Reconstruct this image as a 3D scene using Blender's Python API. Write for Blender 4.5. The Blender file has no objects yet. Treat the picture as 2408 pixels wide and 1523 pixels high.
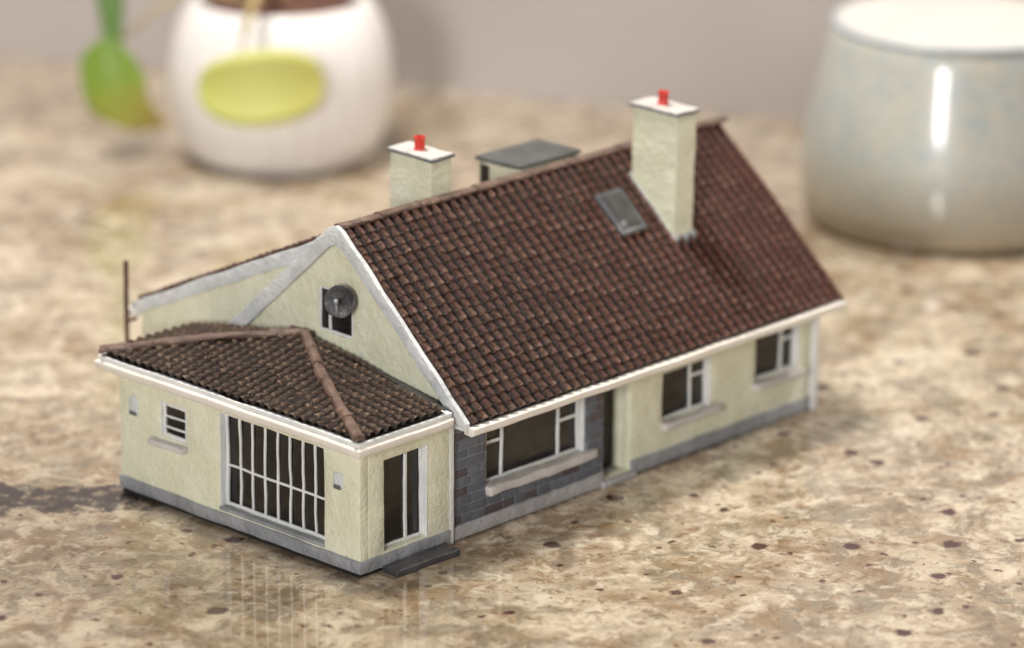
import bpy, bmesh, math, random
from mathutils import Vector, Matrix, noise
random.seed(7)
scene=bpy.context.scene
COL=scene.collection
# ------------------------------------------------------------------ materials
def new_mat(name):
    m=bpy.data.materials.new(name); m.use_nodes=True
    nt=m.node_tree; b=nt.nodes['Principled BSDF']; return m,nt,b
def N(nt,t,**k):
    n=nt.nodes.new(t)
    for a,v in k.items(): setattr(n,a,v)
    return n
def noise_n(nt,vec,scale,detail=5,rough=.55,dist=0):
    n=N(nt,'ShaderNodeTexNoise'); n.inputs['Scale'].default_value=scale
    n.inputs['Detail'].default_value=detail; n.inputs['Roughness'].default_value=rough
    n.inputs['Distortion'].default_value=dist
    nt.links.new(vec,n.inputs['Vector']); return n
def ramp(nt,fac,stops):
    r=N(nt,'ShaderNodeValToRGB'); e=r.color_ramp.elements
    while len(e)<len(stops): e.new(.5)
    for i,(p,c) in enumerate(stops):
        e[i].position=p; e[i].color=(c[0],c[1],c[2],1) if hasattr(c,'__len__') else (c,c,c,1)
    nt.links.new(fac,r.inputs[0]); return r
def mix(nt,fac,a,b,mode='MIX'):
    n=N(nt,'ShaderNodeMix',data_type='RGBA',blend_type=mode)
    for i,v in ((0,fac),(6,a),(7,b)):
        if hasattr(v,'links'): nt.links.new(v,n.inputs[i])
        elif hasattr(v,'__len__'): n.inputs[i].default_value=(v[0],v[1],v[2],1)
        else: n.inputs[i].default_value=v
    return n.outputs[2]
def math_n(nt,op,a,b=0.,clamp=False):
    n=N(nt,'ShaderNodeMath',operation=op); n.use_clamp=clamp
    for i,v in ((0,a),(1,b)):
        if hasattr(v,'links'): nt.links.new(v,n.inputs[i])
        else: n.inputs[i].default_value=v
    return n.outputs[0]
def paint(name,c1,c2,c3=None,rough=.5,scale=1.2,bump=.35,bscale=9,coat=0.,rvar=.12,bdist=.02,grime=None,c3f=.5):
    m,nt,b=new_mat(name)
    tc=N(nt,'ShaderNodeTexCoord').outputs['Object']
    n=noise_n(nt,tc,scale,6,.6); r=ramp(nt,n.outputs[0],[(.35,c1),(.68,c2)])
    col=r.outputs[0]
    if c3:
        n3=noise_n(nt,tc,scale*4.3,8,.7,.6); r3=ramp(nt,n3.outputs[0],[(.56,0),(.74,1)])
        col=mix(nt,math_n(nt,'MULTIPLY',r3.outputs[0],c3f),col,c3)
    if grime:
        mp=N(nt,'ShaderNodeMapping'); mp.inputs['Scale'].default_value=(1,1,.45); nt.links.new(tc,mp.inputs[0])
        n4=noise_n(nt,mp.outputs[0],7.5,5,.75,.3); r4=ramp(nt,n4.outputs[0],[(.61,0),(.69,1)])
        col=mix(nt,math_n(nt,'MULTIPLY',r4.outputs[0],.6),col,grime)
    nt.links.new(col,b.inputs['Base Color'])
    nb=noise_n(nt,tc,bscale,8,.6); nb2=noise_n(nt,tc,bscale*.22,3)
    h=math_n(nt,'ADD',nb.outputs[0],math_n(nt,'MULTIPLY',nb2.outputs[0],2.))
    bp=N(nt,'ShaderNodeBump'); bp.inputs['Strength'].default_value=bump; bp.inputs['Distance'].default_value=bdist*3
    nt.links.new(h,bp.inputs['Height']); nt.links.new(bp.outputs[0],b.inputs['Normal'])
    rr=math_n(nt,'ADD',math_n(nt,'MULTIPLY',nb.outputs[0],rvar*2),rough-rvar)
    nt.links.new(rr,b.inputs['Roughness']); b.inputs['Coat Weight'].default_value=coat
    return m
M={}
M['cream']=paint('cream_wall_paint',(.72,.72,.54),(.82,.82,.66),(.60,.61,.44),rough=.29,bump=.6,grime=(.42,.41,.28))
M['white']=paint('white_trim_paint',(.70,.73,.74),(.83,.83,.82),(.54,.55,.54),rough=.32,bscale=7,grime=(.34,.34,.32))
M['barge']=paint('bargeboard_paint',(.58,.61,.63),(.73,.75,.76),(.48,.48,.48),rough=.33,bump=.7,grime=(.30,.28,.25),c3f=.45)
M['cap']=paint('chimney_cap_paint',(.54,.52,.50),(.66,.64,.62),(.40,.39,.38),rough=.4,bump=.7,grime=(.25,.23,.21))
M['gutter']=paint('gutter_ivory_paint',(.75,.70,.63),(.84,.80,.74),(.62,.56,.49),rough=.25,bump=.25,c3f=.4)
M['grey']=paint('grey_plinth_paint',(.24,.25,.27),(.37,.38,.40),(.54,.54,.55),rough=.35,bump=.7,grime=(.10,.10,.11))
M['greypale']=paint('pale_grey_plinth_paint',(.38,.37,.38),(.52,.51,.52),(.28,.27,.28),rough=.35,bump=.7,grime=(.16,.15,.15))
M['sill']=paint('stone_sill_paint',(.56,.53,.51),(.68,.65,.63),(.42,.40,.39),rough=.38,bump=.5,grime=(.2,.18,.18))
M['slate']=paint('dark_slate_paint',(.030,.030,.036),(.065,.062,.067),(.13,.12,.12),rough=.38,bump=.8,bscale=6)
M['capedge']=paint('dark_lead_edge_paint',(.08,.085,.095),(.16,.165,.175),(.30,.30,.30),rough=.34,bump=.7,bscale=6)
M['dormroof']=paint('weathered_grey_flat_roof_paint',(.055,.06,.058),(.10,.105,.10),(.18,.18,.17),rough=.4,bump=.7,bscale=6)
M['lead']=paint('lead_flashing_paint',(.27,.30,.33),(.42,.44,.46),(.14,.15,.16),rough=.36,bump=.7)
M['glass']=paint('dark_window_glass',(.006,.0055,.006),(.026,.022,.020),None,rough=.10,scale=.9,bump=.14,bscale=2,rvar=.05)
M['skyglass']=paint('skylight_glass',(.04,.042,.05),(.10,.095,.09),(.18,.14,.12),rough=.15,scale=2,bump=.2,rvar=.05)
M['red']=paint('red_pot_paint',(.55,.028,.016),(.68,.05,.028),None,rough=.26)
M['ridge']=paint('ridge_tile_paint',(.080,.042,.030),(.19,.12,.088),(.04,.022,.018),rough=.34,scale=2.5,bump=.9)
M['door']=paint('dark_door_paint',(.012,.009,.007),(.025,.018,.013),None,rough=.4)
M['dish']=paint('grey_dish_paint',(.035,.035,.037),(.085,.085,.09),(.22,.22,.22),rough=.42,scale=4,bump=.9)
M['rust']=paint('rusty_metal',(.08,.035,.025),(.18,.085,.05),(.05,.03,.02),rough=.5,scale=5)
M['shadowgap']=paint('contact_shadow_black',(.010,.010,.010),(.025,.023,.021),None,rough=.6)  # near-black colour standing in for shade under the walls
def tile_mat(name,cols,hi,warmc):
    m,nt,b=new_mat(name)
    tc=N(nt,'ShaderNodeTexCoord').outputs['Object']
    at=N(nt,'ShaderNodeAttribute',attribute_name='tint'); sep=N(nt,'ShaderNodeSeparateColor'); nt.links.new(at.outputs['Color'],sep.inputs[0])
    base=ramp(nt,sep.outputs[0],[(0.,cols[0]),(.5,cols[1]),(1.,cols[2])]).outputs[0]
    sx=N(nt,'ShaderNodeSeparateXYZ'); nt.links.new(tc,sx.inputs[0])
    n=noise_n(nt,tc,.4,3); wf=math_n(nt,'ADD',math_n(nt,'MULTIPLY',n.outputs[0],.6),math_n(nt,'MULTIPLY',math_n(nt,'SUBTRACT',sx.outputs[0],2.),.035))
    col=mix(nt,math_n(nt,'MULTIPLY',ramp(nt,wf,[(.4,0),(.85,1)]).outputs[0],.9),base,warmc)
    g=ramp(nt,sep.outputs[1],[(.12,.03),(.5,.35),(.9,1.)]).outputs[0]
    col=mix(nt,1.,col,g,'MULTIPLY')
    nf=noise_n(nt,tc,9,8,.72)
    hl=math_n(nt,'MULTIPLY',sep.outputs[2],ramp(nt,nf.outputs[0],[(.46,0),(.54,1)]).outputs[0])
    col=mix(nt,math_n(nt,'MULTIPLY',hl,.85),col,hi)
    nd=noise_n(nt,tc,3.2,6,.7); col=mix(nt,math_n(nt,'MULTIPLY',ramp(nt,nd.outputs[0],[(.52,0),(.68,1)]).outputs[0],.45),col,(.020,.008,.005))
    nt.links.new(col,b.inputs['Base Color'])
    bp=N(nt,'ShaderNodeBump'); bp.inputs['Strength'].default_value=1.; bp.inputs['Distance'].default_value=.08
    nt.links.new(nf.outputs[0],bp.inputs['Height']); nt.links.new(bp.outputs[0],b.inputs['Normal'])
    b.inputs['Roughness'].default_value=.27; b.inputs['Specular IOR Level'].default_value=.42
    return m
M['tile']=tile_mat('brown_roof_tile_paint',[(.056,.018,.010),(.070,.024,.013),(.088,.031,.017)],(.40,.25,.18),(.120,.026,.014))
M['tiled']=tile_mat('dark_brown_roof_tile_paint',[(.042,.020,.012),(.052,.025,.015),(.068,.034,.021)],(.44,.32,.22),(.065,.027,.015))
def attr_mat():
    m,nt,b=new_mat('painted_stone_cladding')
    tc=N(nt,'ShaderNodeTexCoord').outputs['Object']
    at=N(nt,'ShaderNodeAttribute',attribute_name='tint')
    nf=noise_n(nt,tc,6,8,.7)
    col=mix(nt,math_n(nt,'MULTIPLY',ramp(nt,nf.outputs[0],[(.5,0),(.72,1)]).outputs[0],.25),at.outputs['Color'],(.30,.31,.33))
    nt.links.new(col,b.inputs['Base Color']); b.inputs['Roughness'].default_value=.32
    bp=N(nt,'ShaderNodeBump'); bp.inputs['Strength'].default_value=.5; bp.inputs['Distance'].default_value=.05
    nt.links.new(nf.outputs[0],bp.inputs['Height']); nt.links.new(bp.outputs[0],b.inputs['Normal'])
    return m
M['stone']=attr_mat()
# ------------------------------------------------------------------ mesh tools
def densify(bm,step):
    for ax in range(3):
        cs=[v.co[ax] for v in bm.verts]; lo,hi=min(cs),max(cs)
        n=int((hi-lo)/step)
        for k in range(1,n+1):
            c=lo+(hi-lo)*k/(n+1)
            co=Vector((0,0,0)); co[ax]=c; no=Vector((0,0,0)); no[ax]=1
            bmesh.ops.bisect_plane(bm,geom=bm.verts[:]+bm.edges[:]+bm.faces[:],dist=1e-5,plane_co=co,plane_no=no)
def wobble(bm,amp,f=1.1):
    for v in bm.verts:
        p=v.co.copy()
        v.co=p+noise.noise_vector(p*f)*amp+noise.noise_vector(p*f*4.7+Vector((9,3,1)))*amp*.5
def finish(bm,name,mat,parent=None,bevel=0.,smooth=False,loc=(0,0,0),seg=2):
    bmesh.ops.recalc_face_normals(bm,faces=bm.faces[:])
    me=bpy.data.meshes.new(name); bm.to_mesh(me); bm.free()
    ob=bpy.data.objects.new(name,me); COL.objects.link(ob); me.materials.append(M[mat] if isinstance(mat,str) else mat)
    ob.location=loc
    if parent: ob.parent=parent
    if smooth:
        for p in me.polygons: p.use_smooth=True
    if bevel>0:
        md=ob.modifiers.new('bevel','BEVEL'); md.width=bevel; md.segments=seg; md.limit_method='ANGLE'; md.angle_limit=math.radians(40)
        for p in me.polygons: p.use_smooth=True
        md.harden_normals=False
    return ob
def box(bm,lo,hi):
    x0,y0,z0=lo; x1,y1,z1=hi
    vs=[bm.verts.new(p) for p in ((x0,y0,z0),(x1,y0,z0),(x1,y1,z0),(x0,y1,z0),(x0,y0,z1),(x1,y0,z1),(x1,y1,z1),(x0,y1,z1))]
    for f in ((0,3,2,1),(4,5,6,7),(0,1,5,4),(1,2,6,5),(2,3,7,6),(3,0,4,7)): bm.faces.new([vs[i] for i in f])
    return vs
def mkbox(name,lo,hi,mat,parent,step=.35,amp=.012,bevel=.02):
    bm=bmesh.new(); box(bm,lo,hi)
    if step: densify(bm,step); wobble(bm,amp)
    return finish(bm,name,mat,parent,bevel)
def P3(pl,c,u,d,z):
    return Vector((c+d,u,z)) if pl=='x' else Vector((u,c+d,z))
def pbox(bm,pl,c,u0,u1,d0,d1,z0,z1):
    a=P3(pl,c,u0,d0,z0); b=P3(pl,c,u1,d1,z1)
    box(bm,[min(a[i],b[i]) for i in range(3)],[max(a[i],b[i]) for i in range(3)])
def grid_wall(name,pl,c,u0,u1,z0,z1,holes,thick,mat,parent,step=.3,clips=(),amp=.02,bevel=.02):
    us={u0,u1}; zs={z0,z1}
    for h in holes: us|={h[0],h[1]}; zs|={h[2],h[3]}
    def fill(s):
        s=sorted(s); o=[]
        for a,b in zip(s,s[1:]):
            n=max(1,int(round((b-a)/step)))
            o+= [a+(b-a)*k/n for k in range(n)]
        return o+[s[-1]]
    us=fill(us); zs=fill(zs); bm=bmesh.new(); vd={}
    def V(i,j,s):
        k=(i,j,s)
        if k not in vd: vd[k]=bm.verts.new(P3(pl,c,us[i],thick*s,zs[j]))
        return vd[k]
    def solid(i,j):
        if i<0 or j<0 or i>=len(us)-1 or j>=len(zs)-1: return False
        um=(us[i]+us[i+1])/2; zm=(zs[j]+zs[j+1])/2
        return not any(h[0]<um<h[1] and h[2]<zm<h[3] for h in holes)
    for i in range(len(us)-1):
        for j in range(len(zs)-1):
            if not solid(i,j): continue
            bm.faces.new([V(i,j,0),V(i+1,j,0),V(i+1,j+1,0),V(i,j+1,0)])
            bm.faces.new([V(i,j,1),V(i,j+1,1),V(i+1,j+1,1),V(i+1,j,1)])
            if not solid(i-1,j): bm.faces.new([V(i,j,0),V(i,j+1,0),V(i,j+1,1),V(i,j,1)])
            if not solid(i+1,j): bm.faces.new([V(i+1,j,0),V(i+1,j,1),V(i+1,j+1,1),V(i+1,j+1,0)])
            if not solid(i,j-1): bm.faces.new([V(i,j,0),V(i,j,1),V(i+1,j,1),V(i+1,j,0)])
            if not solid(i,j+1): bm.faces.new([V(i,j+1,0),V(i+1,j+1,0),V(i+1,j+1,1),V(i,j+1,1)])
    for co,no in clips:
        r=bmesh.ops.bisect_plane(bm,geom=bm.verts[:]+bm.edges[:]+bm.faces[:],dist=1e-4,plane_co=co,plane_no=no,clear_outer=True)
        ed=[e for e in r['geom_cut'] if isinstance(e,bmesh.types.BMEdge)]
        bmesh.ops.contextual_create(bm,geom=ed)
    wobble(bm,amp); return finish(bm,name,mat,parent,bevel)
def lathe(bm,prof,seg=48,M4=None,flute=0,famp=0.):
    rings=[]
    for r,z in prof:
        if r<1e-5: rings.append([bm.verts.new((0,0,z))])
        else:
            R=[]
            for k in range(seg):
                a=2*math.pi*k/seg; rr=r*(1+famp*math.cos(flute*a)) if flute else r
                R.append(bm.verts.new((rr*math.cos(a),rr*math.sin(a),z)))
            rings.append(R)
    for A,B in zip(rings,rings[1:]):
        for k in range(seg):
            k2=(k+1)%seg
            if len(A)==1 and len(B)==1: continue
            if len(A)==1: bm.faces.new([A[0],B[k],B[k2]])
            elif len(B)==1: bm.faces.new([A[k],A[k2],B[0]])
            else: bm.faces.new([A[k],A[k2],B[k2],B[k]])
    if M4 is not None:
        for R in rings:
            for v in R: v.co=M4@v.co
def tube(bm,pts,rad,seg=10):
    pts=[Vector(p) for p in pts]; rings=[]
    for i,p in enumerate(pts):
        t=(pts[min(i+1,len(pts)-1)]-pts[max(i-1,0)]).normalized()
        a=t.cross(Vector((.13,.2,.97)) if abs(t.z)<.9 else Vector((1,0,0))).normalized(); b=t.cross(a)
        r=rad[i] if hasattr(rad,'__len__') else rad
        rings.append([bm.verts.new(p+(a*math.cos(2*math.pi*k/seg)+b*math.sin(2*math.pi*k/seg))*r) for k in range(seg)])
    for A,B in zip(rings,rings[1:]):
        for k in range(seg): bm.faces.new([A[k],A[(k+1)%seg],B[(k+1)%seg],B[k]])
    bm.faces.new(rings[0][::-1]); bm.faces.new(rings[-1])
def sweep(bm,path,profile,outs):
    rings=[[bm.verts.new((p[0]+o[0]*a,p[1]+o[1]*a,z)) for a,z in profile] for p,o in zip(path,outs)]
    n=len(profile)
    for A,B in zip(rings,rings[1:]):
        for k in range(n): bm.faces.new([A[k],A[(k+1)%n],B[(k+1)%n],B[k]])
    bm.faces.new(rings[0][::-1]); bm.faces.new(rings[-1])
def tiles(bm,O,U,V,W,Hh,p=.31,q=.25,clips=(),amp=.135,step=.030):
    bm.verts.layers.float_color.get('tint') or bm.verts.layers.float_color.new('tint')
    O=Vector(O);U=Vector(U).normalized();V=Vector(V).normalized();Nn=U.cross(V)
    sub=9; ncol=int(math.ceil(W/p)); ncou=int(math.ceil(Hh/q))
    ss=[i*p/sub for i in range(ncol*sub+1) if i*p/sub<=W+1e-6]
    ts=[]
    for k in range(ncou):
        for f in (0.,.10,.5,.95):
            t=(k+f)*q
            if t<=Hh: ts.append((t,k,f))
    b2=bmesh.new(); l2=b2.verts.layers.float_color.new('tint')
    g=[]
    for (t,k,f) in ts:
        row=[]
        for i,s in enumerate(ss):
            ph=(s/p)%1.0; ci=int(s/p+1e-6)
            hs=((ci*7349+k*9151)*31%1009)/1009.; h2=((ci*3571+k*6143)*17%997)/997.
            a=(ph-.5)/.34
            roll=max(0.,1-a*a)**.6 if abs(a)<1 else 0.
            h=amp*roll*(.94+.12*h2)*(1.06-.14*f)+step*(1-f)*(.7+.6*hs)
            if f==0.: h-=.012
            tj=t+(hs-.5)*.014*(1 if f<.2 else 0)
            w=noise.noise(Vector((s*.35,t*.35,3.)))*.04
            sj=s+noise.noise(Vector((s*.5,t*.5,8.)))*.03
            v=b2.verts.new(O+U*sj+V*tj+Nn*(h+w))
            lip=(max(0.,1-f/.35)*roll if f<.35 else .18*roll)*(.25+.75*h2)
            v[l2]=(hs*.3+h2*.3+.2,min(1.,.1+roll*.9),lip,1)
            row.append(v)
        g.append(row)
    for A,B in zip(g,g[1:]):
        for i in range(len(ss)-1): b2.faces.new([A[i],A[i+1],B[i+1],B[i]])
    for co,no in clips:
        bmesh.ops.bisect_plane(b2,geom=b2.verts[:]+b2.edges[:]+b2.faces[:],dist=1e-4,plane_co=co,plane_no=no,clear_outer=True)
    me=bpy.data.meshes.new('tmp'); b2.to_mesh(me); b2.free(); bm.from_mesh(me); bpy.data.meshes.remove(me)
def ridge_run(bm,A,B,r=.15,seglen=.62,flat=.75):
    A=Vector(A);B=Vector(B);d=B-A;L=d.length;t=d/L
    side=t.cross(Vector((0,0,1))).normalized(); up=side.cross(t)
    n=max(1,int(L/seglen))
    for k in range(n):
        a=k/n;b=(k+1)/n+.012
        rr=[r*(1.05+random.uniform(-.06,.06)),r*(.92+random.uniform(-.06,.06))]
        off=Vector((random.uniform(-.018,.018),random.uniform(-.018,.018),random.uniform(-.012,.015)))
        rings=[]
        for f,rad in zip((a,(a+b)/2,b),(rr[0],(rr[0]+rr[1])/2,rr[1])):
            c=A+d*min(f,1.01)+off
            rings.append([bm.verts.new(c+side*rad*math.cos(x)+up*rad*flat*math.sin(x)) for x in [math.pi*(-.12+1.24*j/9) for j in range(10)]])
        for X,Y in zip(rings,rings[1:]):
            for j in range(9): bm.faces.new([X[j],X[j+1],Y[j+1],Y[j]])
        bm.faces.new(rings[0]); bm.faces.new(rings[-1][::-1])
def empty(name,loc,label,cat):
    e=bpy.data.objects.new(name,None); e.location=loc; COL.objects.link(e); e.empty_display_size=.5
    e['label']=label; e['category']=cat; return e
# ------------------------------------------------------------------ house numbers
A=2.83; WD=8.05; XR=15.86; YM=.13; YB=6.92; G=3.52; HR=6.80; EY=-.66; EZ=3.06
S=(HR-EZ)/(G-EY)
def rz(y): return HR-S*abs(G-y)
house=empty('model_house',(0,0,0),'cream scale model bungalow with brown tiled roof on granite counter','model house')
# ---- annex walls
BW=(1.14,4.58,.52,2.80); SW=(5.72,6.60,1.73,2.58)
grid_wall('annex_wall','x',0.,0.,WD,.12,3.05,[BW,SW],.27,'cream',house)
FD=(.76,2.12,.46,2.62)
grid_wall('annex_wall','y',0.,.27,A,.12,3.05,[FD],.25,'cream',house)
mkbox('annex_wall',(.27,WD-.25,.12),(A,WD,3.05),'cream',house)
bm=bmesh.new(); box(bm,(.02,.04,0),(A+.2,WD-.02,.13)); box(bm,(A+.21,YM+.0,0),(XR-.03,YB-.03,.06)); densify(bm,.4); wobble(bm,.01); finish(bm,'contact_shadow_base','shadowgap',house)  # added dark slab, paints the contact shadow line beneath the plinth
# ---- main walls
DO=(8.16,9.12,.16,2.45); BY=(4.18,7.48,1.06,2.40); W2=(10.28,12.02,1.08,2.32); W3=(13.72,15.38,1.24,2.40)
grid_wall('front_wall','y',YM,A+.02,XR,.06,2.95,[DO,BY,W2,W3],.25,'cream',house)
nf=Vector((0,-S,1)).normalized(); nb=Vector((0,S,1)).normalized()
GW=(3.12,4.28,4.20,5.30)
cl=[(Vector((0,G,HR-.16)),nf),(Vector((0,G,HR-.16)),nb)]
grid_wall('gable_wall','x',A+.015,YM+.26,YB,0.06,HR,[GW],.25,'cream',house,clips=cl)
grid_wall('gable_wall','x',XR-.25,YM+.26,YB,0.06,HR,[],.245,'cream',house,clips=cl,step=.5)
mkbox('rear_wall',(A+.3,YB-.25,0.06),(XR-.3,YB-.01,2.9),'cream',house,step=.6)
# ---- plinths
bm=bmesh.new(); sweep(bm,[(A,WD),(0,WD),(0,0),(A-.03,0)],[(-.02,.115),(.045,.10),(.05,.39),(-.02,.41)],[(0,1),(-1,1),(-1,-1),(0,-1)])
densify(bm,.3); wobble(bm,.03); finish(bm,'annex_plinth','grey',house,.015)
bm=bmesh.new(); box(bm,(A+.03,YM-.06,0.03),(8.14,YM+.1,.36)); densify(bm,.3); wobble(bm,.03); finish(bm,'plinth','greypale',house,.015)
bm=bmesh.new(); box(bm,(9.13,YM-.05,0.03),(XR+.03,YM+.1,.38)); densify(bm,.3); wobble(bm,.03); finish(bm,'plinth','grey',house,.015)
mkbox('doorstep',(8.05,YM-.16,0),(9.22,YM+.5,.15),'greypale',house)
mkbox('doorstep',(.64,-.56,0.),(2.64,-.06,.17),'slate',house,step=.22,amp=.045,bevel=.03)['label']='dark slate step below the glazed side door'
mkbox('corner_pilaster',(A-.02,-.0,0.02),(A+.15,YM+.1,2.92),'white',house,amp=.02)
# ---- stone cladding
bm=bmesh.new(); lay=bm.verts.layers.float_color.new('tint')
def cbox(lo,hi,c):
    for v in box(bm,lo,hi): v[lay]=(c[0],c[1],c[2],1)
J=(.27,.29,.33)
cbox((A+.15,YM-.012,.37),(BY[0]-.02,YM+.02,2.8),J); cbox((BY[1]+.02,YM-.012,.37),(8.15,YM+.02,2.8),J)
cbox((BY[0]-.02,YM-.012,.37),(BY[1]+.02,YM+.02,BY[2]-.02),J)
z=.375; row=0
pal=[(.105,.118,.148),(.12,.135,.168),(.082,.068,.080),(.11,.124,.158),(.135,.148,.178),(.105,.118,.15),(.078,.062,.073),(.115,.13,.165)]
while z<2.75:
    rh=.225; x=A+.17+random.uniform(-.2,0)
    while x<8.14:
        w=random.choice((.38,.46,.54,.66)); x0=max(x,A+.165); x1=min(x+w-.028,8.145)
        segs=[(x0,x1)]
        if z+rh>BY[2]-.02:
            segs=[]
            if x0<BY[0]-.03: segs.append((x0,min(x1,BY[0]-.03)))
            if x1>BY[1]+.03: segs.append((max(x0,BY[1]+.03),x1))
        c=random.choice(pal); pr=random.uniform(.018,.04)
        for s0,s1 in segs:
            if s1-s0>.05: cbox((s0,YM-pr,z),(s1,YM+.01,z+rh-.026),c)
        x+=w
    z+=rh; row+=1
densify(bm,.45); wobble(bm,.012,2.)
finish(bm,'stone_cladding','stone',house,.010)
# ---- windows
def window(pl,c,h,depth,vb,hb,sill=None,fw=.09,bw=.075,lab=None,sillm='sill',jamb=True):
    u0,u1,z0,z1=h
    bm=bmesh.new(); pbox(bm,pl,c,u0+.005,u1-.005,depth,depth+.03,z0+.005,z1-.005); densify(bm,.4); wobble(bm,.01)
    w=finish(bm,'window','glass',house)
    if lab: w['label']=lab
    bm=bmesh.new(); d0=depth-.07; d1=depth-.004
    pbox(bm,pl,c,u0+.003,u0+fw,d0,d1,z0+.003,z1-.003); pbox(bm,pl,c,u1-fw,u1-.003,d0,d1,z0+.003,z1-.003)
    pbox(bm,pl,c,u0+fw,u1-fw,d0+.004,d1,z0+.003,z0+fw); pbox(bm,pl,c,u0+fw,u1-fw,d0+.004,d1,z1-fw,z1-.003)
    for u in vb: pbox(bm,pl,c,u-bw/2,u+bw/2,d0+.008,d1,z0+fw,z1-fw)
    for zz,a,b in hb: pbox(bm,pl,c,a,b,d0+.014,d1,zz-bw/2,zz+bw/2)
    densify(bm,.3); wobble(bm,.02,1.6); finish(bm,'frame','white',w,.012)
    if jamb:
        bm=bmesh.new(); pbox(bm,pl,c,u1-.02,u1+.0,-.01,d0,z0,z1)
        densify(bm,.3); wobble(bm,.008); finish(bm,'jamb','white',w,.008)
    if sill:
        bm=bmesh.new(); pbox(bm,pl,c,sill[0],sill[1],-.20,depth-.075,sill[2],sill[3]); densify(bm,.25); wobble(bm,.035,1.5)
        finish(bm,'sill',sillm,w,.035)
    return w
n=8; bw_=(BW[1]-BW[0]-.12)/n
vb=[BW[0]+.06+bw_*k for k in range(1,n)]
window('x',0.,BW,.24,vb,[(1.50,BW[0]+.08,BW[1]-.08)],lab='large grid window with sixteen narrow panes',bw=.055)
mkbox('window_ledge',(-.03,BW[0]-.02,.44),(.165,BW[1]+.03,.53),'grey',house)
window('x',0.,SW,.11,[],[(1.98,SW[0]+.05,SW[1]-.05),(2.24,SW[0]+.05,SW[1]-.05)],sill=(5.66,6.88,1.52,1.67),fw=.09,bw=.05)
window('y',0.,FD,.22,[1.60],[],fw=.07,bw=.08,lab='tall glazed side door with two panes')
window('y',YM,BY,.22,[4.86,6.78],[(2.02,4.25,4.86),(1.95,6.78,7.42)],sill=(4.12,7.80,.86,1.08),fw=.08,bw=.08)
window('y',YM,W2,.18,[11.42],[(1.95,11.42,11.95)],sill=(10.2,12.3,.90,1.08),bw=.075,fw=.07)
window('y',YM,W3,.18,[14.86],[(2.08,14.86,15.3)],sill=(13.6,15.55,1.06,1.24),bw=.075,fw=.07)
window('x',A+.015,GW,.10,[3.92],[],fw=.07,lab='black gable window behind the dish',jamb=False)
# ---- doorway
d=mkbox('door',(8.1,YM+.56,.15),(9.2,YM+.62,2.6),'door',house)
bm=bmesh.new(); lathe(bm,[(0,-.03),(.03,-.02),(.035,0),(.02,.03),(0,.04)],12,Matrix.Translation((8.85,YM+.53,1.2))); finish(bm,'handle','dish',d,smooth=True)
mkbox('porch_wall',(9.125,YM+.255,.1),(9.3,YM+.8,2.6),'cream',house); mkbox('porch_wall',(7.95,YM+.255,.1),(8.12,YM+.8,2.6),'cream',house)
mkbox('porch_floor',(8.125,YM+.505,0),(9.12,YM+.8,.12),'greypale',house)
# ---- wall lights
def wall_light(y0,y1,z0,z1,arch):
    bm=bmesh.new(); m=(y0+y1)/2; r=(y1-y0)/2; ra=r*arch
    pts=[(y0,z0),(y1,z0)]+[(m+r*math.cos(t),z1-ra+ra*math.sin(t)) for t in [math.pi*k/10 for k in range(11)]]
    f=[bm.verts.new((-.045,a,b)) for a,b in pts]; g=[bm.verts.new((.02,a,b)) for a,b in pts]
    bm.faces.new(f); bm.faces.new(g[::-1])
    for i in range(len(f)): j=(i+1)%len(f); bm.faces.new([f[i],f[j],g[j],g[i]])
    o=finish(bm,'wall_light','barge',house,.02)
    mkbox('bracket',(-.07,y0+.04,z0-.03),(-.0,y1-.04,z0+.07),'capedge',o,bevel=.012)
wall_light(7.38,7.69,2.04,2.50,.9); wall_light(.52,.82,2.00,2.36,.25)
# ---- gutters / fascia
outs=[(0,1),(-1,1),(-1,-1),(0,-1)]
pa=[(A-.03,WD),(0,WD),(0,0),(A-.24,0)]
bm=bmesh.new(); sweep(bm,pa,[(.0,3.04),(.28,3.02),(.36,3.03),(.40,3.09),(.41,3.22),(.36,3.26),(.0,3.26)],outs); densify(bm,.4); wobble(bm,.022,.8); finish(bm,'gutter','gutter',house,.012)
bm=bmesh.new(); sweep(bm,pa,[(.0,3.262),(.33,3.262),(.345,3.37),(.0,3.38)],outs); densify(bm,.4); wobble(bm,.022,.8); finish(bm,'fascia','white',house,.012)
bm=bmesh.new(); sweep(bm,[(A-.05,0),(16.06,0)],[(.0+.52,2.84),(.76,2.83),(.83,2.88),(.84,3.02),(.80,3.05),(.52,3.04)],[(0,-1),(0,-1)]); densify(bm,.4); wobble(bm,.018,.8); finish(bm,'gutter','gutter',house,.012)
bm=bmesh.new(); sweep(bm,[(A+.16,0),(16.0,0)],[(-.12,2.80),(.515,2.80),(.515,3.0),(-.12,3.0)],[(0,-1),(0,-1)]); densify(bm,.4); wobble(bm,.01); finish(bm,'soffit','white',house,.012)
bm=bmesh.new(); sweep(bm,[(A,7.7),(16.1,7.7)],[(-.2,2.84),(.1,2.84),(.1,3.02),(-.2,3.02)],[(0,1),(0,1)]); finish(bm,'gutter','gutter',house,.012)
# drainpipe
bm=bmesh.new(); box(bm,(XR+.02,YM-.12,.0),(XR+.20,YM+.06,2.55)); densify(bm,.3); wobble(bm,.02)
tube(bm,[(XR+.12,YM-.03,2.5),(XR+.12,YM-.15,2.66),(XR+.14,-.55,2.80),(XR+.14,-.66,2.9)],.08)
finish(bm,'drainpipe','white',house,.02)
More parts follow.
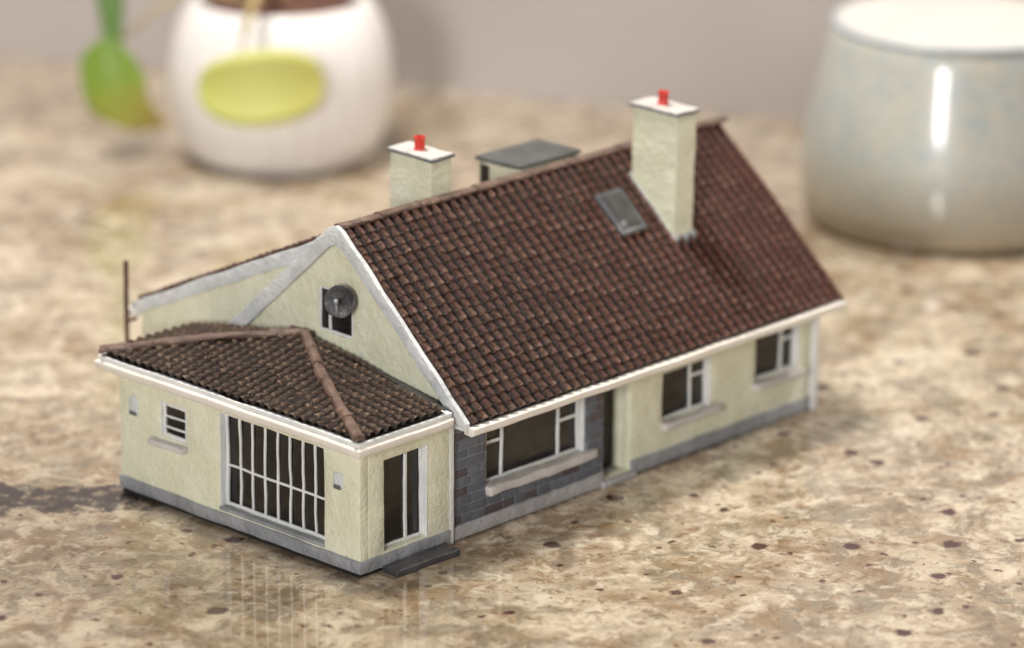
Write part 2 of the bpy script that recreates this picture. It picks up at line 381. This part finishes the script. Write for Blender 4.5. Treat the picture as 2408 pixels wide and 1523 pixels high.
# ---- main roof
def deck(bm,pts,th):
    lay=bm.verts.layers.float_color.get('tint') or bm.verts.layers.float_color.new('tint')
    t=[bm.verts.new(p) for p in pts]; b=[bm.verts.new(Vector(p)-Vector((0,0,th))) for p in pts]
    for v in t+b: v[lay]=(.3,.3,.1,1)
    bm.faces.new(t); bm.faces.new(b[::-1])
    for i in range(len(t)): j=(i+1)%len(t); bm.faces.new([t[i],b[i],b[j],t[j]])
x0=A-.03; x1=16.16; sl=math.hypot(G-EY,HR-EZ); cv=(G-EY)/sl; sv=(HR-EZ)/sl
bm=bmesh.new()
tiles(bm,(x0,EY,EZ),(1,0,0),(0,cv,sv),x1-x0,sl)
tiles(bm,(x1,2*G-EY,EZ),(-1,0,0),(0,-cv,sv),x1-x0,sl)
dz=.03
deck(bm,[(x0,EY+.02,EZ-dz),(x1,EY+.02,EZ-dz),(x1,G,HR-dz),(x0,G,HR-dz)],.09)
deck(bm,[(x0,G+.001,HR-dz),(x1,G+.001,HR-dz),(x1,2*G-EY-.02,EZ-dz),(x0,2*G-EY-.02,EZ-dz)],.09)
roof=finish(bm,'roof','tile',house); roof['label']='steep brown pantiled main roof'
bm=bmesh.new(); ridge_run(bm,(x0,G,HR+.035),(x1,G,HR+.035),.155,flat=.55); wobble(bm,.016,3); finish(bm,'ridge_tiles','ridge',roof)
# bargeboards
def barge(x0,x1,pts,name='bargeboard'):
    bm=bmesh.new()
    rings=[]
    for (y,z,dep) in pts: rings.append([bm.verts.new((x0,y,z)),bm.verts.new((x1,y,z)),bm.verts.new((x1,y,z-dep)),bm.verts.new((x0,y,z-dep))])
    for Aa,B in zip(rings,rings[1:]):
        for k in range(4): bm.faces.new([Aa[k],Aa[(k+1)%4],B[(k+1)%4],B[k]])
    bm.faces.new(rings[0]); bm.faces.new(rings[-1][::-1])
    densify(bm,.3); wobble(bm,.03,1.3); return finish(bm,name,'barge',house,.03)
barge(A-.15,A-.025,[(EY-.01,EZ+.08,.24),(EY+.5,EZ+.11+.5*S,.40),(G-.22,HR-.01,.42),(G,HR+.10,.44),(G+.22,HR+.02,.46),(2*G-EY,EZ+.19,.46)])
bm=bmesh.new()
for sgn in (1,-1):
    ya=EY if sgn==1 else 2*G-EY
    vs=[(ya,EZ-.12),(G,HR-.12),(G,HR-.32),(ya,EZ-.24)]
    f=[bm.verts.new((XR+.02,y,z)) for y,z in vs]; g=[bm.verts.new((x1-.05,y,z)) for y,z in vs]
    bm.faces.new(f); bm.faces.new(g[::-1])
    for i in range(4): j=(i+1)%4; bm.faces.new([f[i],f[j],g[j],g[i]])
finish(bm,'bargeboard','barge',house)
# ---- annex hip roof
ap=Vector((A-.16,4.55,4.05)); e=.28; ez=3.40; XE=A-.16; XF=A-.40
c1=Vector((-e,-e,ez)); c2=Vector((-e,WD+e,ez)); c3=Vector((XF,-e,ez)); c4=Vector((XE,WD+e,ez))
def hip_clip(a,b,keep):
    d=(b-a); n=d.cross(Vector((0,0,1))).normalized()
    if (keep-a).dot(n)>0: n=-n
    return (a,n)
bm=bmesh.new(); kw=dict(p=.275,q=.23,amp=.105,step=.030)
v=(ap-Vector((-e,ap.y,ez))); tiles(bm,(-e,WD+e,ez),(0,-1,0),v,WD+2*e,v.length,clips=[hip_clip(c1,ap,Vector((-e,4,ez))),hip_clip(c2,ap,Vector((-e,4,ez)))],**kw)
v=(ap-Vector((ap.x,-e,ez))); tiles(bm,(-e,-e,ez),(1,0,0),v,XE+e,v.length,clips=[hip_clip(c1,ap,Vector((A,-e,ez))),hip_clip(c3,ap+Vector((.03,0,0)),Vector((0,-e,ez)))],**kw)
v=(ap-Vector((ap.x,WD+e,ez))); tiles(bm,(XE,WD+e,ez),(-1,0,0),v,XE+e,v.length,clips=[hip_clip(c2,ap,Vector((A,WD+e,ez)))],**kw)
dd=Vector((0,0,-.03))
deck(bm,[c1+dd,ap+dd,c2+dd],.06); deck(bm,[c1+dd+Vector((.01,0,0)),c3+dd,ap+dd],.05); deck(bm,[c2+dd,ap+dd,c4+dd],.05)
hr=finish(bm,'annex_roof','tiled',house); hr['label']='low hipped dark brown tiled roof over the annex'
bm=bmesh.new(); up=Vector((0,0,.065))
def bent(a,b,k):
    m=(a+b)/2+k; return [(a,m),(m,b)]
for a_,b_ in bent(c1+up,ap+up,Vector((-.07,.14,.03)))+bent(c2+up,ap+up,Vector((0,0,.10))): ridge_run(bm,a_,b_,.135,.75)
ridge_run(bm,Vector((XE+.05,ap.y-.2,ap.z+.04)),Vector((XE+.05,ap.y+.55,ap.z+.02)),.14,.5)
wobble(bm,.05,1.8); finish(bm,'hip_tiles','ridge',hr)
bm=bmesh.new()
pts=[(-.2,3.36),(ap.y,ap.z-.02),(WD+.2,3.36),(WD+.2,3.2),(-.2,3.2)]
f=[bm.verts.new((XE-.12,y,z)) for y,z in pts]; g=[bm.verts.new((A,y,z)) for y,z in pts]
bm.faces.new(f); bm.faces.new(g[::-1])
for i in range(5): j=(i+1)%5; bm.faces.new([f[i],f[j],g[j],g[i]])
finish(bm,'roof_flashing','slate',hr)
# ---- rear extension
def ezr(y): return 6.66-.455*(y-3.52)
EX0=A+.22; EX1=9.3; EYB=10.72
ecl=[(Vector((0,3.52,6.60)),Vector((0,.455,1)).normalized())]
grid_wall('extension_wall','x',EX0,4.2,EYB,0.,6.6,[],.25,'cream',house,step=.4,clips=ecl)
mkbox('extension_wall',(EX0+.26,EYB-.25,0),(EX1,EYB,3.2),'cream',house,step=.6)
grid_wall('extension_wall','x',EX1,YB,EYB,0.,6.6,[],.24,'cream',house,step=.5,clips=ecl)
bm=bmesh.new(); yb=EYB+.22; v=Vector((0,4.1,ezr(4.1)))-Vector((0,yb,ezr(yb)))
tiles(bm,(EX1+.3,yb,ezr(yb)),(-1,0,0),v,EX1+.3-EX0+.02,v.length)
deck(bm,[(EX0-.02,4.1,ezr(4.1)-.03),(EX0-.02,yb,ezr(yb)-.03),(EX1+.3,yb,ezr(yb)-.03),(EX1+.3,4.1,ezr(4.1)-.03)],.05)
er=finish(bm,'extension_roof','tile',house)
barge(EX0-.14,EX0-.022,[(4.2,ezr(4.2)+.06,.38),(yb,ezr(yb)+.06,.34)])
bm=bmesh.new(); sweep(bm,[(EX0-.2,EYB),(EX1+.3,EYB)],[(.05,3.0),(.38,3.0),(.42,3.18),(.05,3.18)],[(0,1),(0,1)]); finish(bm,'gutter','gutter',house,.015)
# vent pipe
bm=bmesh.new(); px=EX0-.26; py=10.98; tube(bm,[(px,py,2.2),(px,py,3.3),(px+.01,py-.01,4.42)],.062)
box(bm,(px-.03,py-.06,2.86),(px+.3,py+.02,2.92)); finish(bm,'vent_pipe','rust',house)
# ---- dormer
dm=mkbox('dormer',(9.05,3.75,5.5),(11.10,5.1,6.90),'cream',house,amp=.015)
mkbox('dormer_roof',(8.97,3.70,6.905),(11.20,5.16,7.0),'dormroof',dm,amp=.012,step=.25)
bm=bmesh.new(); pbox(bm,'x',9.05,4.75,5.02,-.03,.0,6.1,6.8); finish(bm,'dormer_window','glass',dm)
# ---- chimneys
def chimney(x0,x1,y0,y1,zt,pot,label):
    zb=min(rz(y0),rz(y1))-.3
    c=mkbox('chimney',(x0,y0,zb),(x1,y1,zt),'cream',house,step=.22,amp=.03,bevel=.03); c['label']=label
    mkbox('chimney_cap',(x0-.045,y0-.045,zt+.012),(x1+.045,y1+.045,zt+.06),'cap',c,step=.18,amp=.03,bevel=.01)
    mkbox('cap_edge',(x0-.06,y0-.06,zt-.04),(x1+.06,y1+.06,zt+.02),'capedge',c,step=.16,amp=.035,bevel=.01)
    bm=bmesh.new(); px,py=pot
    lathe(bm,[(0,0),(.15,0),(.145,.03),(.125,.05),(.12,.27),(.14,.29),(.14,.33),(.10,.335),(.095,.25),(0,.25)],24,Matrix.Translation((px,py,zt+.055)))
    wobble(bm,.015,4); finish(bm,'chimney_pot','red',c,smooth=False)
    bm=bmesh.new(); o=.06
    lo=[];hi=[]
    ring=[(x0-o,y0-o),(x1+o,y0-o),(x1+o,y1+o),(x0-o,y1+o)]
    for x,y in ring: lo.append(bm.verts.new((x,y,rz(y)-.05))); hi.append(bm.verts.new((x,y,rz(y)+.19)))
    bm.faces.new(hi); bm.faces.new(lo[::-1])
    for i in range(4): j=(i+1)%4; bm.faces.new([lo[i],lo[j],hi[j],hi[i]])
    densify(bm,.2); wobble(bm,.05,2.4); finish(bm,'flashing','lead',c,.03)
chimney(12.04,12.76,1.40,2.81,8.14,(12.4,2.15),'tall cream chimney with red pot on the front slope')
chimney(6.0,6.68,3.72,5.1,7.74,(6.35,4.45),'short cream chimney with red pot behind the ridge')
# ---- skylight
def slope_box(bm,x0,x1,y0,y1,h0,h1):
    nn=Vector((0,-sv,cv)); vs=[]
    for h in (h0,h1):
        for x,y in ((x0,y0),(x1,y0),(x1,y1),(x0,y1)): vs.append(bm.verts.new(Vector((x,y,rz(y)))+nn*h))
    for f in ((0,3,2,1),(4,5,6,7),(0,1,5,4),(1,2,6,5),(2,3,7,6),(3,0,4,7)): bm.faces.new([vs[i] for i in f])
bm=bmesh.new(); sx0,sx1,sy0,sy1=10.50,11.42,1.80,2.72
slope_box(bm,sx0,sx1,sy0,sy1,.0,.19); densify(bm,.25); wobble(bm,.016,2); sk=finish(bm,'skylight','capedge',roof,.03)
bm=bmesh.new(); slope_box(bm,sx0+.12,sx1-.12,sy0+.10,sy1-.10,.185,.20); densify(bm,.2); wobble(bm,.006,2); sg=finish(bm,'skylight_glass','skyglass',roof,.01)
# ---- satellite dish
dc=Vector((A-.30,3.18,5.20)); ax=Vector((-.86,-.42,.28)).normalized()
Rm=ax.to_track_quat('Z','Y').to_matrix().to_4x4(); Mx=Matrix.Translation(dc)@Rm
bm=bmesh.new(); lathe(bm,[(0,0)]+[(.37*k/8,.10*(k/8)**2) for k in range(1,9)]+[(.385,.09)]+[(.37*k/8,.10*(k/8)**2-.035) for k in range(7,0,-1)]+[(0,-.035)],32,Mx)
wobble(bm,.022,3.); ds=finish(bm,'satellite_dish','dish',house,smooth=True)
bm=bmesh.new(); tube(bm,[dc-ax*.02,dc-ax*.12,Vector((A+.05,3.05,5.0))],.04)
tube(bm,[Mx@Vector((0,-.33,.08)),Mx@Vector((0,-.20,.24)),Mx@Vector((0,-.02,.34))],.022,8); tube(bm,[Mx@Vector((0,-.04,.31)),Mx@Vector((0,.03,.37))],.05,10)
finish(bm,'dish_arm','lead',ds,smooth=True)
# ------------------------------------------------------------------ pot + plant
def simple(name,c1,c2,rough,coat=0,scale=.4):
    return paint(name,c1,c2,None,rough=rough,scale=scale,bump=.03,bscale=2,coat=coat,rvar=.03)
M['ceramic']=simple('white_pot_glaze',(.76,.73,.73),(.83,.80,.80),.4,.2)
M['soil']=paint('potting_soil',(.07,.025,.02),(.15,.07,.045),None,rough=.9,scale=3,bump=1.)
PC=Vector((22.85,26.85,0))
pot=empty('flower_pot',PC,'rounded white ceramic plant pot standing on the counter','plant pot')
zs=.945
prof=[(0,0),(2.35,0),(2.65,.06),(2.95,.35),(3.22,.95),(3.38,1.8),(3.44,2.7),(3.39,3.5),(3.22,4.3),(2.95,4.9),(2.75,5.2),(2.65,5.3),(2.5,5.25),(2.5,5.0),(2.75,4.6),(0,4.6)]
bm=bmesh.new(); lathe(bm,[(r,z*zs) for r,z in prof],224,flute=28,famp=.007)
finish(bm,'pot_body','ceramic',pot,smooth=True)
bm=bmesh.new(); lathe(bm,[(2.42,4.62),(2.3,4.8),(1.,4.95),(0,5.0)],48); wobble(bm,.08,2); finish(bm,'soil','soil',pot,smooth=True)
def leaf_mat(name,stops):
    m,nt,b=new_mat(name); tc=N(nt,'ShaderNodeTexCoord'); u=N(nt,'ShaderNodeAttribute',attribute_name='along')
    n=noise_n(nt,tc.outputs['Object'],1.2,4); f=math_n(nt,'ADD',u.outputs['Fac'],math_n(nt,'MULTIPLY',math_n(nt,'SUBTRACT',n.outputs[0],.5),.35))
    nt.links.new(ramp(nt,f,stops).outputs[0],b.inputs['Base Color']); b.inputs['Roughness'].default_value=.45
    return m
M['leafg']=leaf_mat('green_leaf',[(.0,(.11,.20,.012)),(.40,(.18,.28,.02)),(.70,(.38,.38,.07)),(1.,(.36,.24,.09))])
M['leafs']=leaf_mat('strap_leaf',[(.0,(.05,.12,.014)),(1.,(.09,.19,.02))])
M['leafy']=leaf_mat('yellow_green_leaf',[(0,(.53,.56,.13)),(.5,(.62,.64,.20)),(1,(.58,.57,.16))])
M['stem']=simple('plant_stem',(.36,.28,.12),(.48,.38,.18),.6)
RV=Vector((.687,-.727,0)); FV=Vector((.727,.687,0))
def leaf(name,spine,widths,wdir,mat,parent,cup=.15,across=8):
    bm=bmesh.new(); lay=bm.verts.layers.float.new('along'); sp=[Vector(s) for s in spine]
    def cr(t):
        n=len(sp)-1; x=t*n; i=min(int(x),n-1); f=x-i
        p0=sp[max(i-1,0)];p1=sp[i];p2=sp[i+1];p3=sp[min(i+2,n)]
        return .5*((2*p1)+(p2-p0)*f+(2*p0-5*p1+4*p2-p3)*f*f+(3*p1-p0-3*p2+p3)*f**3)
    def wd(t):
        if callable(widths): return widths(t)
        n=len(widths)-1; x=t*n; i=min(int(x),n-1); f=x-i; f=f*f*(3-2*f); return widths[i]*(1-f)+widths[i+1]*f
    K=24; rows=[]
    for k in range(K+1):
        t=k/K; p=cr(t); tg=(cr(min(1,t+.02))-cr(max(0,t-.02))).normalized()
        w=Vector(wdir); w=(w-tg*w.dot(tg)).normalized(); nn=tg.cross(w)
        row=[]
        for j in range(across+1):
            a=-1+2*j/across; v=bm.verts.new(p+w*a*wd(t)+nn*cup*wd(t)*(a*a)); v[lay]=t; row.append(v)
        rows.append(row)
    for Aa,B in zip(rows,rows[1:]):
        for j in range(across): bm.faces.new([Aa[j],Aa[j+1],B[j+1],B[j]])
    o=finish(bm,name,mat,parent,smooth=True); md=o.modifiers.new('thick','SOLIDIFY'); md.thickness=.14; md.offset=0
    return o
plant=empty('potted_plant',PC+Vector((0,0,4.9)),'trailing green leafy plant growing in the white pot','plant')
def L(r,f,z): return RV*r+FV*f+Vector((0,0,z-4.9))
leaf('leaf',[L(-2.20,-4.1,3.26),L(-1.25,-4.28,3.18),L(-.35,-4.32,3.26),L(.6,-4.25,3.34),L(1.52,-4.05,3.38)],lambda t:1.14*max(.02,1-abs(2*t-1)**2.4)**.5,(0,0,1),'leafy',plant,.10)
leaf('leaf',[L(-5.15,-.6,3.75),L(-5.2,-.8,3.1),L(-4.95,-.9,2.2),L(-4.35,-.8,1.5),L(-3.5,-.6,1.1)],[.30,.85,.98,.62,.06],tuple(RV),'leafg',plant,.2)
leaf('leaf',[L(-5.2,.3,8.4),L(-5.25,0,6.5),L(-5.15,-.3,5.1),L(-5.1,-.5,3.6)],[.62,.54,.40,.26],tuple(RV),'leafs',plant,.15)
leaf('leaf',[L(.4,.2,5.3),L(1.0,.8,7.5),L(1.8,1.2,9.5),L(2.8,1.,10.5)],[.2,.8,.9,.1],tuple(RV),'leafg',plant,.2)
bm=bmesh.new()
tube(bm,[L(.0,-.3,4.8),L(-.2,-1.6,5.7),L(-.5,-3.2,5.8),L(-.75,-4.15,5.1),L(-.95,-4.3,4.0)],[.16,.15,.14,.12,.1])
tube(bm,[L(-.3,0,4.8),L(-1.2,-.3,6.8),L(-3.5,-.2,8.2),L(-5.1,.3,8.3)],[.14,.12,.1,.1])
tube(bm,[L(-.8,-.8,5.0),L(-2.6,-1.,5.5),L(-3.8,-.9,4.7),L(-4.8,-.7,3.8)],[.09,.08,.07,.06]); 
tube(bm,[L(.1,0,4.8),L(.4,.2,5.4)],.1)
finish(bm,'plant_stem','stem',plant,smooth=True)
# ------------------------------------------------------------------ jar
def jar_mat():
    m,nt,b=new_mat('pearl_speckled_glaze'); T=N(nt,'ShaderNodeTexCoord'); tc=T.outputs['Object']
    n=noise_n(nt,tc,.3,3); c=ramp(nt,n.outputs[0],[(.36,(.38,.42,.42)),(.64,(.49,.48,.43))]).outputs[0]
    sp=noise_n(nt,tc,3.0,3,.6); c=mix(nt,ramp(nt,sp.outputs[0],[(.48,0),(.60,.5)]).outputs[0],c,(.53,.46,.35))
    mp=N(nt,'ShaderNodeMapping'); mp.inputs['Location'].default_value=(5,9,2); nt.links.new(tc,mp.inputs[0])
    sp2=noise_n(nt,mp.outputs[0],3.2,3,.6); c=mix(nt,ramp(nt,sp2.outputs[0],[(.48,0),(.60,.55)]).outputs[0],c,(.31,.37,.40))
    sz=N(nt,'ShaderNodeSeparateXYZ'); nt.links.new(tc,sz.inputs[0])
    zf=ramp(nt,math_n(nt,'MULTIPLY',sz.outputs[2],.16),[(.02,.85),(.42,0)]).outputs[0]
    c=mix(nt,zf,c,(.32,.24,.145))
    nt.links.new(c,b.inputs['Base Color']); b.inputs['Roughness'].default_value=.34; b.inputs['Coat Weight'].default_value=.6; b.inputs['Coat Roughness'].default_value=.08
    return m
M['jar']=jar_mat()
M['lid']=simple('cream_lid_glaze',(.56,.54,.51),(.63,.61,.58),.45)
M['rim']=simple('blue_white_rim_glaze',(.38,.44,.49),(.50,.54,.57),.3,.2)
JC=Vector((32.1,8.1,0)); jar=empty('ceramic_jar',JC,'glossy pearl grey and beige speckled ceramic jar with white lid','jar')
jp=[(0,0),(3.9,0),(4.15,.08),(4.33,.35),(4.42,1.0),(4.42,1.8),(4.34,2.5),(4.22,3.2),(4.07,3.9),(3.91,4.6),(3.74,5.3),(3.66,5.6),(3.56,5.78),(3.5,5.82),(0,5.82)]
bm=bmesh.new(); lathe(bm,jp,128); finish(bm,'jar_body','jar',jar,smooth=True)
bm=bmesh.new(); lathe(bm,[(3.45,5.825),(3.60,5.83),(3.64,5.88),(3.6,5.94),(3.45,5.96),(3.45,5.88)],96); finish(bm,'rim','rim',jar,smooth=True)
bm=bmesh.new(); lathe(bm,[(0,5.83),(3.44,5.83),(3.44,5.96),(3.35,6.0),(3.0,6.03),(0,6.06)],96); finish(bm,'lid','lid',jar,smooth=True)
# ------------------------------------------------------------------ counter + wall
def granite():
    m,nt,b=new_mat('polished_granite'); tc=N(nt,'ShaderNodeTexCoord').outputs['Object']
    mp=N(nt,'ShaderNodeMapping'); mp.inputs['Location'].default_value=(13,7,3); nt.links.new(tc,mp.inputs[0]); tb=mp.outputs[0]
    n1=noise_n(nt,tc,.15,5,.6,.8); c=ramp(nt,n1.outputs[0],[(.32,(.26,.20,.135)),(.45,(.36,.29,.20)),(.56,(.46,.38,.275)),(.70,(.53,.455,.345))]).outputs[0]
    def patch(c,vec,sc,lo,hi,f,colr,det=9,ro=.68,di=.4):
        n=noise_n(nt,vec,sc,det,ro,di); return mix(nt,math_n(nt,'MULTIPLY',ramp(nt,n.outputs[0],[(lo,0),(hi,1)]).outputs[0],f),c,colr)
    c=patch(c,tb,.33,.44,.60,.75,(.64,.56,.44),8,.62,.8)
    c=patch(c,tc,.48,.47,.60,.80,(.24,.155,.08),9,.66,1.)
    c=patch(c,tb,.85,.48,.60,.72,(.20,.175,.13),8,.66,.9)
    c=patch(c,tc,1.7,.52,.62,.60,(.68,.61,.49),7,.66,.6)
    c=patch(c,tb,2.9,.53,.62,.62,(.15,.09,.048),7,.68,.5)
    c=patch(c,tc,7.,.57,.66,.4,(.09,.05,.03),5,.65)
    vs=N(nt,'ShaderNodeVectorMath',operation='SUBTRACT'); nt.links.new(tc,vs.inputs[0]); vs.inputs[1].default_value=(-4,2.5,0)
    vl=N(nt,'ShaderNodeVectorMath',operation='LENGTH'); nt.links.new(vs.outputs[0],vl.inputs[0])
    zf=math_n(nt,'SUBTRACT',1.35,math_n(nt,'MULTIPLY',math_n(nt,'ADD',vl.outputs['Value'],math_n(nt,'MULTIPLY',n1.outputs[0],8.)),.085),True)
    c=mix(nt,math_n(nt,'MULTIPLY',zf,.95),c,(.52,.49,.44),'MULTIPLY')  # dim house reflection and shade beside the annex, painted into the granite colour
    n2=noise_n(nt,tc,.8,8,.66)
    dn=noise_n(nt,tc,2.4,4,.65)
    dv=N(nt,'ShaderNodeVectorMath',operation='MULTIPLY_ADD'); nt.links.new(dn.outputs['Color'],dv.inputs[0]); dv.inputs[1].default_value=(.4,.4,0); nt.links.new(tc,dv.inputs[2])
    def specks(c,scale,ch,thr,mul,sharp,f,colr):
        vo=N(nt,'ShaderNodeTexVoronoi'); vo.voronoi_dimensions='2D'; vo.inputs['Scale'].default_value=scale; nt.links.new(dv.outputs[0],vo.inputs['Vector'])
        sp=N(nt,'ShaderNodeSeparateColor'); nt.links.new(vo.outputs['Color'],sp.inputs[0])
        rad=math_n(nt,'MULTIPLY',math_n(nt,'SUBTRACT',sp.outputs[ch],thr),mul)
        k=math_n(nt,'MULTIPLY',math_n(nt,'SUBTRACT',rad,vo.outputs['Distance']),sharp,True)
        return mix(nt,math_n(nt,'MULTIPLY',k,f),c,colr)
    c=specks(c,.62,0,.25,.23,18.,.95,(.045,.010,.011))
    c=specks(c,1.25,1,.45,.27,18.,.88,(.06,.015,.014))
    c=specks(c,2.3,2,.62,.36,14.,.7,(.08,.025,.02))
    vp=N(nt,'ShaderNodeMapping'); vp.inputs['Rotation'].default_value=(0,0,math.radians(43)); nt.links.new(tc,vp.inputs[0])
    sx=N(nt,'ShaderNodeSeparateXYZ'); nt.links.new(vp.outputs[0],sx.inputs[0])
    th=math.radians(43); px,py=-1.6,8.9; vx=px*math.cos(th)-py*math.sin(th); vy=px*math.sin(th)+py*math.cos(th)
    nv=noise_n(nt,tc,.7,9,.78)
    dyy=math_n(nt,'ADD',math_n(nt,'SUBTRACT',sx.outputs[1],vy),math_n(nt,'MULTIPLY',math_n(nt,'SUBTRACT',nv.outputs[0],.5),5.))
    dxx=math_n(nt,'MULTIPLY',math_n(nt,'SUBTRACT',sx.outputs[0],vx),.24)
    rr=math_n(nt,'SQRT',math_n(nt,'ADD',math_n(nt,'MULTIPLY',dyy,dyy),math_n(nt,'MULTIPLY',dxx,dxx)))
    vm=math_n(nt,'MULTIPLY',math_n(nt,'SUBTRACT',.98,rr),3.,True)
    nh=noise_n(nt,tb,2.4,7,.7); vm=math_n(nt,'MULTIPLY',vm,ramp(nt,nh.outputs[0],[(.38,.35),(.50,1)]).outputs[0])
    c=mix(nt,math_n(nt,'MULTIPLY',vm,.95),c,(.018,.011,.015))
    nt.links.new(c,b.inputs['Base Color'])
    rgh=math_n(nt,'ADD',math_n(nt,'MULTIPLY',n2.outputs[0],.05),.012); nt.links.new(rgh,b.inputs['Roughness'])
    b.inputs['IOR'].default_value=1.65
    return m
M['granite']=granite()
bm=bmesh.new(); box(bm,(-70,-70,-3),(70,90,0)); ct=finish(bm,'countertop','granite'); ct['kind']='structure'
def wall_mat():
    m,nt,b=new_mat('mauve_grey_wall_paint'); tc=N(nt,'ShaderNodeTexCoord').outputs['Object']
    n=noise_n(nt,tc,.05,3); c=ramp(nt,n.outputs[0],[(.4,(.42,.38,.37)),(.6,(.48,.44,.43))]).outputs[0]
    nt.links.new(c,b.inputs['Base Color']); b.inputs['Roughness'].default_value=.4; return m
M['wall']=wall_mat()
n2=Vector((1,.51,0)).normalized(); t2=Vector((-.51,1,0)).normalized(); base=n2*(46.6/math.hypot(1,.51))
bm=bmesh.new()
a=base+t2*-70; b_=base+t2*110
v=[bm.verts.new(p) for p in (a,b_,b_+n2*3,a+n2*3)]; w=[bm.verts.new(p.co+Vector((0,0,30))) for p in v]
bm.faces.new(v); bm.faces.new(w)
for i in range(4): j=(i+1)%4; bm.faces.new([v[i],v[j],w[j],w[i]])
w=finish(bm,'backsplash_wall','wall'); w['kind']='structure'
# ------------------------------------------------------------------ camera
F=9.0517e3/2408*36
yaw,pitch,roll=.7573,.3159,.0077
fwd=Vector((math.cos(yaw)*math.cos(pitch),math.sin(yaw)*math.cos(pitch),-math.sin(pitch)))
right=Vector((math.sin(yaw),-math.cos(yaw),0)); upv=right.cross(fwd)
r_=right*math.cos(roll)+upv*math.sin(roll); u_=-right*math.sin(roll)+upv*math.cos(roll)
cam=bpy.data.objects.new('camera',bpy.data.cameras.new('camera')); COL.objects.link(cam)
R=Matrix((r_,u_,-fwd)).transposed().to_4x4(); cam.matrix_world=Matrix.Translation((-55.6248,-57.1761,32.0571))@R
cam.data.lens=F; cam.data.sensor_width=36; cam.data.clip_end=1000; cam.data.clip_start=1
cam.data.dof.use_dof=True; cam.data.dof.focus_distance=86.5; cam.data.dof.aperture_fstop=(F/1000)/1.6
scene.camera=cam
# ------------------------------------------------------------------ light
wd=bpy.data.worlds.new('World'); scene.world=wd; wd.use_nodes=True
bg=wd.node_tree.nodes['Background']; bg.inputs[0].default_value=(1.,.93,.86,1); bg.inputs[1].default_value=.22
def area(name,loc,target,size,power,color,sy=None):
    l=bpy.data.lights.new(name,'AREA'); l.energy=power; l.size=size; l.color=color
    if sy: l.shape='RECTANGLE'; l.size_y=sy
    o=bpy.data.objects.new(name,l); COL.objects.link(o); o.location=loc
    o.rotation_euler=(Vector(target)-Vector(loc)).to_track_quat('-Z','Y').to_euler(); return o
area('ceiling_light',(2,24,78),(8,5,0),18,82000,(1,.94,.86))
area('window_light',(-147,-80,48),(15,10,3),26,178000,(1,.98,.96),40)
area('ceiling_spot',(70,-20,72),(8,3,4),7,44000,(1,.92,.82))
scene.view_settings.view_transform='Standard'; scene.view_settings.look='None'; scene.view_settings.exposure=0
